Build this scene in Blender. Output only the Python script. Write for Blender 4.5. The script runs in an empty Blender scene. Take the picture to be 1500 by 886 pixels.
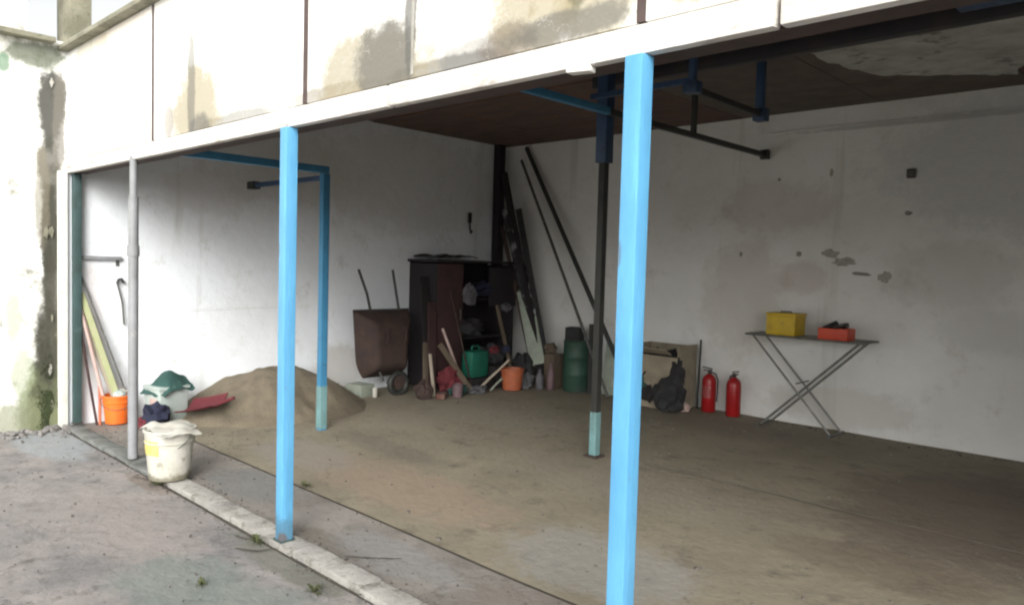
import bpy, bmesh, math, random
from mathutils import Vector, Matrix, Euler, noise
random.seed(7)
S = bpy.context.scene
COL = S.collection
R = math.radians

# ------------------------------------------------------------------ camera
F_PX, YAW, PITCH, ROLL, DIST = 1097.5, 0.765, -0.051, 0.028, 2.113
cam_d = bpy.data.cameras.new('camera')
cam = bpy.data.objects.new('camera', cam_d)
COL.objects.link(cam)
fw = Vector((-math.sin(YAW)*math.cos(PITCH), math.cos(YAW)*math.cos(PITCH), math.sin(PITCH)))
rt = Vector((math.cos(YAW), math.sin(YAW), 0))
up = rt.cross(fw)
r2 = math.cos(ROLL)*rt + math.sin(ROLL)*up
u2 = -math.sin(ROLL)*rt + math.cos(ROLL)*up
M = Matrix((r2, u2, -fw)).transposed().to_4x4()
M.translation = Vector((0, -DIST, 1.6))
cam.matrix_world = M
cam_d.sensor_fit = 'HORIZONTAL'
cam_d.sensor_width = 36
cam_d.lens = 36*F_PX/1500
cam_d.clip_end = 2000
cam_d.clip_start = 0.05
S.camera = cam

# ------------------------------------------------------------------ world, sun, exposure
SUN_EL, SUN_AZ = R(28), R(136)          # azimuth clockwise from +Y: in front of the shed, a little to its right
world = bpy.data.worlds.new('World')
S.world = world
world.use_nodes = True
wn = world.node_tree
bg = wn.nodes['Background']
sky = wn.nodes.new('ShaderNodeTexSky')
sky.sky_type = 'NISHITA'
sky.sun_disc = False
sky.sun_elevation = SUN_EL
sky.sun_rotation = SUN_AZ
sky.air_density = 1.0
sky.dust_density = 4.0
hsv = wn.nodes.new('ShaderNodeHueSaturation')   # hazy, nearly white daylight
hsv.inputs['Saturation'].default_value = 0.10
wn.links.new(sky.outputs[0], hsv.inputs['Color'])
wn.links.new(hsv.outputs[0], bg.inputs['Color'])
bg.inputs['Strength'].default_value = 0.15
sun_d = bpy.data.lights.new('sun', 'SUN')
sun_d.energy = 1.6
sun_d.angle = R(30)
sun_d.color = (1.0, 0.96, 0.9)
sun = bpy.data.objects.new('sun', sun_d)
COL.objects.link(sun)
sd = Vector((math.sin(SUN_AZ)*math.cos(SUN_EL), math.cos(SUN_AZ)*math.cos(SUN_EL), math.sin(SUN_EL)))
sun.rotation_euler = sd.to_track_quat('Z', 'Y').to_euler()
sun.location = sd*30
S.view_settings.view_transform = 'Standard'
S.view_settings.look = 'None'
S.view_settings.gamma = 1
S.view_settings.exposure = 0.72
S.cycles.pixel_filter_type = 'BLACKMAN_HARRIS'
S.cycles.filter_width = 2.2
S.cycles.max_bounces = 8
S.cycles.diffuse_bounces = 6

# ------------------------------------------------------------------ materials
MATS = {}
def nmat(name, c1, c2=None, scale=3.0, rough=0.8, bump=0.0, bscale=40.0, metal=0.0,
         stains_shade=(), c3=None, s3=12.0, t3=(0.55, 0.7), stretch=(1, 1, 1), spec=0.5, streak=None):
    """two-tone noise paint; c3 = speckle colour; stains = (x,y,z, rx,ry,rz, colour, strength)"""
    m = bpy.data.materials.new(name)
    m.use_nodes = True
    nt = m.node_tree
    N, L = nt.nodes, nt.links
    b = N['Principled BSDF']
    b.inputs['Roughness'].default_value = rough
    b.inputs['Metallic'].default_value = metal
    b.inputs['Specular IOR Level'].default_value = spec
    tc = N.new('ShaderNodeTexCoord')
    mp = N.new('ShaderNodeMapping')
    mp.inputs['Scale'].default_value = stretch
    L.new(tc.outputs['Object'], mp.inputs[0])
    def noi(sc, det=6, r=0.6, vec=None):
        n = N.new('ShaderNodeTexNoise')
        n.inputs['Scale'].default_value = sc
        n.inputs['Detail'].default_value = det
        n.inputs['Roughness'].default_value = r
        L.new(vec or mp.outputs[0], n.inputs['Vector'])
        return n
    def ramp(src, a, b_):
        r = N.new('ShaderNodeMapRange')
        r.inputs['From Min'].default_value = a
        r.inputs['From Max'].default_value = b_
        L.new(src, r.inputs['Value'])
        return r.outputs[0]
    def mix(fac, A, B):
        x = N.new('ShaderNodeMix')
        x.data_type = 'RGBA'
        if hasattr(fac, 'links'): L.new(fac, x.inputs[0])
        else: x.inputs[0].default_value = fac
        for v, i in ((A, 6), (B, 7)):
            if hasattr(v, 'links'): L.new(v, x.inputs[i])
            else: x.inputs[i].default_value = (*v, 1)
        return x.outputs[2]
    c2 = c2 or tuple(v*0.8 for v in c1)
    n1 = noi(scale)
    col = mix(ramp(n1.outputs[0], 0.35, 0.65), c1, c2)
    if c3:
        n3 = noi(s3, 8, 0.7)
        col = mix(ramp(n3.outputs[0], t3[0], t3[1]), col, c3)
    if streak:                       # vertical run marks: noise stretched along z
        mp2 = N.new('ShaderNodeMapping')
        mp2.inputs['Scale'].default_value = (streak[1], streak[1], streak[1]*0.08)
        L.new(tc.outputs['Object'], mp2.inputs[0])
        ns = noi(1.0, 5, 0.65, mp2.outputs[0])
        col = mix(ramp(ns.outputs[0], streak[2], streak[2]+0.16), col, streak[0])
    if stains_shade:
        nd = noi(5.0, 10, 0.8, tc.outputs['Object'])
        sub = N.new('ShaderNodeVectorMath'); sub.operation = 'SUBTRACT'
        L.new(nd.outputs['Color'], sub.inputs[0]); sub.inputs[1].default_value = (.5, .5, .5)
        sc_ = N.new('ShaderNodeVectorMath'); sc_.operation = 'SCALE'
        L.new(sub.outputs[0], sc_.inputs[0]); sc_.inputs['Scale'].default_value = 1.5
        for (x, y, z, rx, ry, rz, c, k) in stains_shade:
            mm = N.new('ShaderNodeMapping')
            mm.vector_type = 'POINT'
            mm.inputs['Location'].default_value = (-x/rx, -y/ry, -z/rz)
            mm.inputs['Scale'].default_value = (1/rx, 1/ry, 1/rz)
            L.new(tc.outputs['Object'], mm.inputs[0])
            ad = N.new('ShaderNodeVectorMath'); ad.operation = 'ADD'
            L.new(mm.outputs[0], ad.inputs[0]); L.new(sc_.outputs[0], ad.inputs[1])
            ln = N.new('ShaderNodeVectorMath'); ln.operation = 'LENGTH'
            L.new(ad.outputs[0], ln.inputs[0])
            r = N.new('ShaderNodeMapRange')
            r.interpolation_type = 'SMOOTHSTEP'
            r.inputs['From Min'].default_value = 1.0
            r.inputs['From Max'].default_value = 0.62
            r.inputs['To Max'].default_value = k
            L.new(ln.outputs['Value'], r.inputs['Value'])
            col = mix(r.outputs[0], col, c)
    L.new(col, b.inputs['Base Color'])
    if bump:
        nb = noi(bscale, 8, 0.65)
        vor = N.new('ShaderNodeTexVoronoi'); vor.feature = 'DISTANCE_TO_EDGE'; vor.inputs['Scale'].default_value = bscale*.11
        dn = noi(bscale*.2, 5, .7)
        va = N.new('ShaderNodeVectorMath'); va.operation = 'MULTIPLY_ADD'
        L.new(dn.outputs['Color'], va.inputs[0]); va.inputs[1].default_value = (.5, .5, .5); L.new(mp.outputs[0], va.inputs[2])
        L.new(va.outputs[0], vor.inputs['Vector'])
        if name.startswith(('floor', 'yard', 'apron', 'fascia')):
            hair = ramp(vor.outputs['Distance'], .0, .009)
            gate = ramp(noi(.9, 2, .5).outputs[0], .50, .56)
            mxh = N.new('ShaderNodeMath'); mxh.operation = 'MAXIMUM'
            inv = N.new('ShaderNodeMath'); inv.operation = 'SUBTRACT'; inv.inputs[0].default_value = 1; L.new(gate, inv.inputs[1])
            L.new(hair, mxh.inputs[0]); L.new(inv.outputs[0], mxh.inputs[1])
            dk = tuple(v*.7 for v in c2)
            col2 = mix(mxh.outputs[0], dk, col)
            L.new(col2, b.inputs['Base Color'])
        bp = N.new('ShaderNodeBump')
        bp.inputs['Strength'].default_value = 1.0
        bp.inputs['Distance'].default_value = bump
        L.new(nb.outputs[0], bp.inputs['Height'])
        L.new(bp.outputs[0], b.inputs['Normal'])
    MATS[name] = m
    return m

YEL, BRN, GRN, GRY = (.31, .265, .155), (.12, .09, .065), (.08, .085, .05), (.115, .115, .105)
nmat('fascia_paint', (.82, .81, .77), (.76, .75, .70), 1.5, .85, .004, 30, streak=((.30, .28, .22), 4.5, .62), c3=(.36, .34, .28), s3=6, t3=(.62, .74), stains_shade=[
    (-4.4, 0, 2.43, .6, 9, .05, GRY, .6), (-6.6, 0, 2.43, .7, 9, .05, GRY, .4), (-2.5, 0, 2.43, .5, 9, .05, GRY, .7), (-3.4, 0, 2.44, .5, 9, .05, BRN, .5),
    (-4.95, 0, 2.55, .42, 9, .36, YEL, .75), (-4.9, 0, 2.42, .20, 9, .12, GRY, .7), (-5.02, 0, 2.7, .07, 9, .5, GRY, .6),
    (-5.38, 0, 2.52, .10, 9, .16, BRN, .5),
    (-3.02, 0, 2.5, .55, 9, .24, YEL, .7), (-2.9, 0, 2.52, .28, 9, .25, GRY, .75), (-2.71, 0, 2.7, .05, 9, .35, GRY, .8),
    (-2.3, 0, 2.44, .3, 9, .10, GRY, .5), (-1.95, 0, 2.56, .30, 9, .22, YEL, .75), (-2.1, 0, 2.46, .2, 9, .1, BRN, .55),
    (-1.65, 0, 2.55, .22, 9, .2, YEL, .7), (-1.8, 0, 2.47, .4, 9, .07, GRY, .7), (-1.75, 0, 2.62, .06, 9, .12, GRN, .6),
    (-1.3, 0, 2.6, .12, 9, .2, YEL, .6), (-7.0, 0, 3.3, .5, 9, .16, YEL, .45), (-6.3, 0, 3.33, .7, 9, .10, (.5, .4, .3), .4)])
nmat('lip_paint', (.78, .76, .72), (.62, .59, .54), 7, .85, .008, 30, c3=(.28, .23, .19), s3=11, t3=(.56, .72), stretch=(.35, 1, 1.6))
nmat('coping_moss', (.30, .29, .22), (.17, .165, .12), 5, .95, .01, 25, c3=(.10, .11, .07), s3=14)
nmat('joint', (.10, .07, .065), (.07, .05, .045), 10, .9)
nmat('wall_outer', (.80, .80, .77), (.70, .70, .65), 2, .9, .008, 22, c3=(.26, .26, .21), s3=5, t3=(.55, .70), streak=((.22, .21, .17), 5.0, .58), stains_shade=[
    (-7.6, -.17, .35, 9, .17, .75, (.055, .06, .03), .95), (-7.6, -.19, .2, 9, .26, .45, (.10, .11, .06), .8), (-7.6, -.14, 1.3, 9, .06, .5, (.16, .14, .10), .8), (-7.6, -.02, .9, 9, .10, .5, (.13, .10, .06), .85),
    (-7.6, -.14, 1.75, 9, .09, .5, (.06, .055, .04), .9), (-7.6, -.15, 2.35, 9, .11, .35, (.07, .065, .045), .85),
    (-7.6, -.12, 2.9, 9, .13, .45, (.05, .05, .04), .95), (-7.6, -.12, 1.6, 9, .10, .9, (.05, .048, .035), .85), (-7.6, -.16, .8, 9, .12, .5, (.05, .05, .035), .9), (-7.6, -.2, 2.1, 9, .07, .6, (.2, .18, .13), .6), (-7.6, -.06, 2.8, 9, .06, .6, (.15, .14, .12), .8), (-7.6, -.3, .12, 9, .5, .2, (.2, .22, .12), .7),  # high dark strips beside the fascia paint pier shade over the mossy grime
    (-7.6, -.25, 3.32, 9, .3, .14, (.10, .12, .08), .85), (-7.6, -.35, .5, 9, .1, .3, (.3, .36, .2), .5),
    (-7.6, -.48, 3.2, 9, .06, .1, (.1, .2, .12), .8), (-7.6, -.42, 1.0, 9, .07, .25, (.45, .5, .35), .6)])
nmat('wall_inner_left', (.76, .80, .83), (.71, .74, .76), 1.4, .9, .007, 9, c3=(.50, .50, .47), s3=3.5, t3=(.56, .8),
     streak=((.5, .5, .47), 2.2, .60), stains_shade=[
    (-7.6, 2.2, 2.6, 9, 1.2, .5, (.50, .49, .45), .4), (-7.6, 4.0, 2.6, 9, 1.9, .8, (.55, .54, .50), .4),  # both upper patches paint in the shade under the roof
    (-7.6, 1.6, 1.05, 9, .9, .02, (.60, .62, .60), .4), (-7.6, .2, .9, 9, .12, .8, (.62, .52, .50), .35),
    (-7.6, 1.3, 2.25, 9, .6, .3, (.58, .57, .54), .4), (-7.6, 2.9, .3, 9, .4, .35, (.42, .38, .32), .5)])
nmat('wall_inner_back', (.75, .755, .735), (.66, .66, .63), 1.1, .9, .008, 8, c3=(.45, .43, .39), s3=3.0, t3=(.56, .85),
     streak=((.50, .49, .45), 1.8, .60), stains_shade=[
    (-3.25, 5.6, 1.55, .35, 9, .2, (.46, .38, .33), .4), (-3.9, 5.6, 1.3, .6, 9, .8, (.50, .47, .40), .4),
    (-1.9, 5.6, 1.6, .7, 9, .4, (.48, .47, .44), .4), (-2.8, 5.6, .25, .9, 9, .25, (.50, .48, .44), .5),
    (-1.5, 5.6, 1.1, .6, 9, .25, (.5, .5, .48), .35), (-3.6, 5.6, 2.3, .8, 9, .35, (.48, .43, .38), .35), (-1.3, 5.6, 2.6, 1.4, 9, .8, (.48, .50, .50), .5),  # last patch paints in the weaker, cooler light at the top right
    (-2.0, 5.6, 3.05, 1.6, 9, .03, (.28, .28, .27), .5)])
nmat('scar', (.20, .195, .175), (.32, .31, .28), 18, .95, .006, 60)
nmat('scar_pale', (.30, .29, .25), (.42, .41, .37), 14, .95, .006, 60)
nmat('scar_dark', (.06, .06, .055), (.12, .11, .10), 18, .95)
nmat('yard_concrete', (.30, .275, .26), (.185, .18, .178), 2.8, .92, .014, 12, c3=(.12, .112, .10), s3=9, t3=(.52, .70), stains_shade=[
    (-4.6, -.5, 0, .8, .45, 1, (.285, .255, .235), .5), (-3.6, -.6, 0, .5, .35, 1, (.17, .20, .18), .7),
    (-5.2, -.7, 0, .8, .4, 1, (.26, .24, .225), .45), (-3.5, -.12, 0, .7, .14, 1, (.12, .125, .09), .6),
    (-5.4, -.12, 0, .4, .1, 1, (.16, .12, .09), .6), (-7, -.3, 0, .8, .3, 1, (.30, .33, .345), .7),
    (-3.0, -.5, 0, .5, .3, 1, (.20, .22, .20), .7)])
nmat('apron_concrete', (.255, .235, .21), (.185, .168, .15), 2.4, .9, .010, 16, c3=(.13, .12, .10), s3=8, t3=(.53, .74), stains_shade=[
    (-4.9, .4, 0, .6, .3, 1, (.17, .175, .17), .7), (-4.0, .4, 0, .3, .3, 1, (.28, .26, .24), .6), (-2.2, .4, 0, .5, .3, 1, (.18, .155, .13), .6), (-3.6, .2, 0, .5, .1, 1, (.14, .125, .10), .6), (-3.2, .35, 0, .6, .22, 1, (.24, .24, .235), .6)])
nmat('floor_concrete', (.258, .228, .166), (.210, .184, .134), 2.2, .85, .010, 14, c3=(.10, .083, .066), s3=4, t3=(.54, .76), stains_shade=[
    (-4.2, 1.15, 0, 1.3, .45, 1, (.30, .225, .165), .55), (-5.4, 1.1, 0, .7, .4, 1, (.25, .23, .20), .6),
    (-5.2, 1.75, 0, .9, .22, 1, (.14, .12, .095), .5), (-2.4, 1.1, 0, .7, .5, 1, (.29, .285, .265), .6),  # first patch: shadow at the inner post's base, painted into the floor
    (-1.1, 3.6, 0, 1.1, 1.6, 1, (.13, .10, .078), .6), (-3.2, 2.4, 0, 1.4, .5, 1, (.25, .225, .175), .5),
    (-1.3, 2.2, 0, .7, .35, 1, (.15, .12, .085), .5), (-5.5, 3.6, 0, 1.3, .7, 1, (.28, .255, .205), .5),
    (-3.4, 4.9, 0, 1.2, .5, 1, (.18, .15, .12), .5), (-5.9, 2.7, 0, .5, .7, 1, (.27, .245, .19), .6)])
nmat('joint_dirt', (.045, .04, .032), (.08, .07, .055), 12, .95)
nmat('pale_joint', (.26, .24, .20), (.2, .18, .15), 12, .95)
nmat('curb_paint', (.37, .36, .33), (.26, .25, .23), 5, .9, .010, 24, c3=(.15, .14, .115), s3=13, t3=(.52, .66))
nmat('curb_old', (.20, .21, .20), (.13, .14, .13), 5, .9, .01, 30, c3=(.12, .13, .1), s3=9, t3=(.52, .7))
nmat('ceiling_wood', (.12, .075, .06), (.08, .055, .046), 2.5, .9, .006, 20, c3=(.17, .085, .05), s3=3, t3=(.5, .7), stretch=(1, 2.5, 1))
nmat('ceiling_white', (.50, .51, .48), (.32, .32, .29), 3.5, .9, .005, 30, c3=(.14, .12, .10), s3=4, t3=(.56, .68))
nmat('ceiling_brown', (.13, .105, .085), (.09, .075, .06), 4, .9, .006, 30)
nmat('beam_dark', (.02, .022, .03), (.035, .03, .03), 6, .6)
nmat('dark_red', (.13, .055, .05), (.09, .045, .04), 6, .8)
nmat('blue_bright', (.115, .365, .595), (.09, .30, .52), 9, .5, .003, 26, c3=(.12, .20, .25), s3=22, t3=(.66, .72), stretch=(1, 1, .3), streak=((.14, .44, .70), 22.0, .56), stains_shade=[(0, 0, -.02, .2, .2, .2, (.07, .13, .16), .6), (.03, -.03, .0, .05, .05, .07, (.13, .075, .045), .7), (-.03, .03, .06, .03, .05, .05, (.13, .075, .045), .6), (-.03, -.03, 1.62, .012, .02, .06, (.10, .12, .14), .6)])
nmat('blue_mid', (.05, .22, .38), (.04, .17, .30), 4, .5, .0015, 50, c3=(.04, .08, .1), s3=14, t3=(.6, .75))
nmat('blue_deep', (.022, .06, .14), (.02, .045, .09), 4, .5, c3=(.02, .02, .02), s3=14, t3=(.55, .7))
nmat('teal_dark', (.045, .085, .085), (.03, .055, .05), 6, .6, .002, 40, c3=(.10, .15, .15), s3=10, t3=(.6, .75))
nmat('teal_foot', (.16, .30, .31), (.12, .22, .22), 8, .6, c3=(.07, .07, .06), s3=14)
nmat('steel_black', (.022, .025, .024), (.035, .035, .032), 8, .55, .001, 60)
nmat('pipe_grey', (.27, .28, .29), (.20, .205, .21), 6, .5, .001, 60, c3=(.5, .47, .42), s3=9, t3=(.6, .8))
nmat('white_plaster', (.76, .75, .70), (.62, .62, .55), 6, .9, .006, 30, c3=(.35, .34, .25), s3=10, t3=(.6, .75))
nmat('plastic_white', (.52, .51, .46), (.42, .41, .35), 8, .5, .001, 30, c3=(.20, .18, .13), s3=12, t3=(.54, .68), stains_shade=[(0, 0, 0, .3, .3, .07, (.12, .11, .07), .8)])
nmat('label_yellow', (.62, .52, .12), (.55, .48, .2), 20, .5)
nmat('plastic_orange', (.80, .17, .025), (.68, .13, .02), 6, .4, c3=(.4, .1, .03), s3=14, t3=(.6, .8))
nmat('plastic_orange_dull', (.42, .12, .05), (.34, .09, .04), 8, .55)
nmat('plastic_green', (.012, .13, .085), (.01, .09, .062), 6, .4)
nmat('plastic_pale', (.40, .46, .43), (.34, .40, .38), 6, .5)
nmat('cloth_green', (.03, .085, .075), (.02, .06, .05), 8, .9, .004, 60)
nmat('cloth_navy', (.018, .022, .05), (.014, .016, .035), 8, .9, .004, 60)
nmat('cloth_darkred', (.12, .02, .028), (.11, .015, .02), 8, .9, .004, 60)
nmat('cloth_black', (.016, .016, .018), (.03, .03, .03), 8, .85, .004, 60)
nmat('mottled', (.03, .03, .032), (.02, .02, .02), 8, .9, .004, 60, c3=(.26, .26, .27), s3=7, t3=(.54, .62))
nmat('cloth_grey', (.13, .13, .135), (.08, .08, .085), 8, .9, .004, 60)
nmat('cloth_pale', (.5, .48, .42), (.4, .4, .36), 8, .9, .004, 60)
nmat('sand', (.22, .185, .130), (.165, .138, .098), 5, 1, .02, 60, c3=(.13, .11, .08), s3=28, t3=(.55, .75))
nmat('rust', (.06, .036, .028), (.038, .025, .022), 8, .85, .003, 50, c3=(.10, .055, .035), s3=11, t3=(.6, .8))
nmat('dark_wood', (.016, .012, .013), (.011, .009, .011), 6, .75, .002, 60, c3=(.032, .02, .02), s3=12, t3=(.6, .8), stretch=(1, 1, .2))
nmat('red_wood', (.055, .025, .024), (.035, .018, .018), 8, .8, .002, 50)
nmat('brown_wood', (.13, .10, .07), (.09, .07, .05), 10, .85, .002, 50, stretch=(1, 1, .2))
nmat('pale_wood', (.45, .40, .32), (.36, .31, .24), 10, .85, .001, 50, stretch=(1, 1, .2))
nmat('green_wood', (.36, .40, .20), (.42, .42, .26), 10, .8)
nmat('pink_wood', (.5, .38, .34), (.42, .3, .27), 10, .8)
nmat('grey_metal', (.16, .16, .15), (.10, .10, .095), 14, .5, metal=.5)
nmat('table_metal', (.24, .24, .22), (.15, .15, .14), 14, .5, metal=.4)
nmat('paint_yellow', (.60, .42, .02), (.5, .34, .02), 6, .5, c3=(.4, .26, .03), s3=12)
nmat('ext_red', (.34, .010, .012), (.26, .008, .01), 6, .35)
nmat('tray_red', (.62, .07, .02), (.5, .05, .02), 6, .45)
nmat('drum_green', (.025, .075, .05), (.018, .05, .035), 6, .6, c3=(.05, .06, .05), s3=10)
nmat('cardboard', (.30, .26, .19), (.22, .19, .14), 6, .9, .001, 60)
nmat('board_pale', (.32, .36, .30), (.24, .27, .22), 7, .85, .002, 50, c3=(.16, .17, .14), s3=9)
nmat('moss', (.06, .08, .03), (.035, .045, .02), 12, 1, .01, 60)
nmat('weed', (.07, .085, .03), (.05, .055, .025), 12, 1)
nmat('grit_dark', (.13, .12, .105), (.09, .08, .07), 9, 1)
nmat('lintel_dark', (.07, .045, .038), (.05, .035, .03), 9, .9)
nmat('mauve', (.16, .10, .11), (.11, .07, .08), 9, .6)
nmat('rubble', (.26, .25, .24), (.17, .16, .15), 9, 1, .01, 60)
nmat('red_brick_bits', (.12, .05, .04), (.16, .10, .08), 9, 1, .01, 60)

# ------------------------------------------------------------------ mesh helpers
class MB:
    def __init__(s): s.bm = bmesh.new()
    def box(s, c, size, rot=None, bev=0.0, taper=1.0):
        b = bmesh.new()
        bmesh.ops.create_cube(b, size=1)
        for v in b.verts:
            k = taper if v.co.z > 0 else 1
            v.co = Vector((v.co.x*size[0]*k, v.co.y*size[1]*k, v.co.z*size[2]))
        if bev: bmesh.ops.bevel(b, geom=b.edges[:], offset=bev, segments=2, affect='EDGES', profile=.6)
        m = Matrix.Translation(Vector(c))
        if rot: m = m @ Euler(rot).to_matrix().to_4x4()
        bmesh.ops.transform(b, matrix=m, verts=b.verts)
        s.add(b); return s
    def bar(s, a, b_, w, h=None, bev=0.0, roll=0.0):
        a, b_ = Vector(a), Vector(b_); d = b_-a; h = h or w
        b = bmesh.new(); bmesh.ops.create_cube(b, size=1)
        for v in b.verts: v.co = Vector((v.co.x*w, v.co.y*h, v.co.z*d.length))
        if bev: bmesh.ops.bevel(b, geom=b.edges[:], offset=bev, segments=2, affect='EDGES')
        z = d.normalized()
        x = Vector((1, 0, 0)) if abs(z.x) < .9 else Vector((0, 1, 0))
        y = z.cross(x).normalized(); x = y.cross(z)
        q = Matrix((x, y, z)).transposed() @ Matrix.Rotation(roll, 3, 'Z')
        m = Matrix.Translation((a+b_)/2) @ q.to_4x4()
        bmesh.ops.transform(b, matrix=m, verts=b.verts); s.add(b); return s
    def tube(s, pts, r, seg=10, caps=True):
        pts = [Vector(p) for p in pts]; n = len(pts)
        rs = r if isinstance(r, (list, tuple)) else [r]*n
        rings = []; bm = s.bm; last = None
        for i, p in enumerate(pts):
            t = (pts[min(i+1, n-1)]-pts[max(i-1, 0)]).normalized()
            if last is None:
                a = Vector((0, 0, 1)) if abs(t.z) < .9 else Vector((1, 0, 0))
                x = t.cross(a).normalized()
            else: x = (last - t*last.dot(t)).normalized()
            last = x; y = t.cross(x)
            rings.append([bm.verts.new(p+(x*math.cos(2*math.pi*k/seg)+y*math.sin(2*math.pi*k/seg))*rs[i]) for k in range(seg)])
        for A, B in zip(rings, rings[1:]):
            for k in range(seg): bm.faces.new((A[k], A[(k+1) % seg], B[(k+1) % seg], B[k]))
        if caps: bm.faces.new(rings[0][::-1]); bm.faces.new(rings[-1])
        return s
    def lathe(s, prof, seg=28, c=(0, 0, 0), wob=0.0):
        bm = s.bm; c = Vector(c); rings = []
        for r, z in prof:
            if r < 1e-5: rings.append([bm.verts.new(c+Vector((0, 0, z)))]); continue
            rings.append([bm.verts.new(c+Vector((r*math.cos(2*math.pi*k/seg)*(1+wob*math.sin(3*k*2*math.pi/seg)),
                                                 r*math.sin(2*math.pi*k/seg), z))) for k in range(seg)])
        for A, B in zip(rings, rings[1:]):
            for k in range(seg):
                k2 = (k+1) % seg
                if len(A) == 1 and len(B) == 1: continue
                if len(A) == 1: bm.faces.new((A[0], B[k2], B[k]))
                elif len(B) == 1: bm.faces.new((A[k], A[k2], B[0]))
                else: bm.faces.new((A[k], A[k2], B[k2], B[k]))
        return s
    def lump(s, c, size, amp=.25, freq=3.0, seed=0, sub=3, flat=None):
        b = bmesh.new(); bmesh.ops.create_icosphere(b, subdivisions=sub, radius=1)
        off = Vector((seed*7.3, seed*3.1, seed*1.7))
        for v in b.verts:
            n = v.co.normalized()
            k = 1+amp*noise.noise(n*freq+off)*1.6+amp*.5*abs(noise.noise(n*freq*3+off))
            v.co = Vector((n.x*size[0]*k, n.y*size[1]*k, n.z*size[2]*k))
            if flat is not None and v.co.z < flat: v.co.z = flat
        bmesh.ops.translate(b, vec=Vector(c), verts=b.verts); s.add(b); return s
    def sheet(s, fn, nu, nv, thick=0.0):
        """closed sheet of a thickness: fn(u,v)->point"""
        bm = s.bm
        g = [[Vector(fn(i/nu, j/nv)) for j in range(nv+1)] for i in range(nu+1)]
        top = [[bm.verts.new(p) for p in row] for row in g]
        for i in range(nu):
            for j in range(nv): bm.faces.new((top[i][j], top[i+1][j], top[i+1][j+1], top[i][j+1]))
        if thick:
            n = (g[nu][0]-g[0][0]).cross(g[0][nv]-g[0][0]).normalized()*thick
            bot = [[bm.verts.new(p-n) for p in row] for row in g]
            for i in range(nu):
                for j in range(nv): bm.faces.new((bot[i][j], bot[i][j+1], bot[i+1][j+1], bot[i+1][j]))
            for i in range(nu):
                bm.faces.new((top[i][0], bot[i][0], bot[i+1][0], top[i+1][0]))
                bm.faces.new((top[i][nv], top[i+1][nv], bot[i+1][nv], bot[i][nv]))
            for j in range(nv):
                bm.faces.new((top[0][j], top[0][j+1], bot[0][j+1], bot[0][j]))
                bm.faces.new((top[nu][j], bot[nu][j], bot[nu][j+1], top[nu][j+1]))
        return s
    def poly(s, pts, thick, axis):
        """prism: outline pts (3D, planar) pushed along axis*thick"""
        bm = s.bm; ax = Vector(axis)*thick
        A = [bm.verts.new(Vector(p)) for p in pts]; B = [bm.verts.new(Vector(p)+ax) for p in pts]
        bm.faces.new(A); bm.faces.new(B[::-1])
        for k in range(len(A)): bm.faces.new((A[k], B[k], B[(k+1) % len(A)], A[(k+1) % len(A)]))
        return s
    def add(s, b):
        me = bpy.data.meshes.new('tmp'); b.to_mesh(me); b.free(); s.bm.from_mesh(me); bpy.data.meshes.remove(me)
    def build(s, name, mat, parent=None, smooth=True, **props):
        bm = s.bm
        bmesh.ops.recalc_face_normals(bm, faces=bm.faces)
        me = bpy.data.meshes.new(name); bm.to_mesh(me); bm.free()
        me.materials.append(MATS[mat])
        if smooth:
            me.polygons.foreach_set('use_smooth', [True]*len(me.polygons))
            try: me.set_sharp_from_angle(angle=R(40))
            except Exception: pass
        o = bpy.data.objects.new(name, me); COL.objects.link(o)
        if parent: o.parent = parent
        for k, v in props.items(): o[k] = v
        return o

def thing(name, label, cat, loc=(0, 0, 0), rz=0.0, group=None, rot=None):
    o = bpy.data.objects.new(name, None); COL.objects.link(o)
    o.empty_display_size = .1
    o.location = loc; o.rotation_euler = rot or (0, 0, rz)
    o['label'] = label; o['category'] = cat
    if group: o['group'] = group
    return o

def copy_thing(o, loc, rz, label):
    c = o.copy(); COL.objects.link(c); c.location = loc; c.rotation_euler = (0, 0, rz); c['label'] = label
    for ch in list(o.children):
        d = ch.copy(); COL.objects.link(d); d.parent = c
        for g in list(ch.children):
            e = g.copy(); COL.objects.link(e); e.parent = d
    return c

def nz(x, y, f=1.0, s=0.0): return noise.noise(Vector((x*f+s, y*f-s, s*.7)))

# ------------------------------------------------------------------ setting
XL, XR, YB, ZC = -7.64, 2.4, 5.65, 3.28      # left wall face, right end, back wall face, ceiling
SL = -0.45                                    # start of posts etc.

# the yard outside
def ground_grid(name, x0, x1, y0, y1, z, step, amp, mat, thick=.0, kind='structure', fq=1.3):
    nx, ny = max(1, int((x1-x0)/step)), max(1, int((y1-y0)/step))
    m = MB(); m.sheet(lambda u, v: (x0+u*(x1-x0), y0+v*(y1-y0), z+amp*nz(x0+u*(x1-x0), y0+v*(y1-y0), fq, 3)), nx, ny)
    return m.build(name, mat, kind=kind)
m = MB()
m.sheet(lambda u, v: (-60+120*u, -60+130*v, -.03), 2, 2)
m.build('ground', 'yard_concrete', kind='structure')
ground_grid('yard_paving', XL-.01, 6, -9, -.082, 0, .12, .012, 'yard_concrete')
ground_grid('apron', XL-.01, XR, .085, .604, .004, .12, .010, 'apron_concrete')
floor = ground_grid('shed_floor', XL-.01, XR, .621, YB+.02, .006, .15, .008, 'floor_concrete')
m = MB(); m.box(((XL+XR)/2, .6125, -.012), (XR-XL, .05, .02)); m.build('floor_joint', 'joint_dirt', kind='structure')
m = MB(); m.box(((XL+XR)/2, -.055, -.02), (XR-XL, .08, .02)); m.build('gutter_gap', 'joint_dirt', kind='structure')
# pale joint line across the shed floor
m = MB(); m.sheet(lambda u, v: (-3.4+5.6*u, 3.02+.022*v+.02*nz(u*9, 0, 1, 5), .0175), 40, 1); m.build('floor_seam', 'pale_joint', kind='structure')

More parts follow.
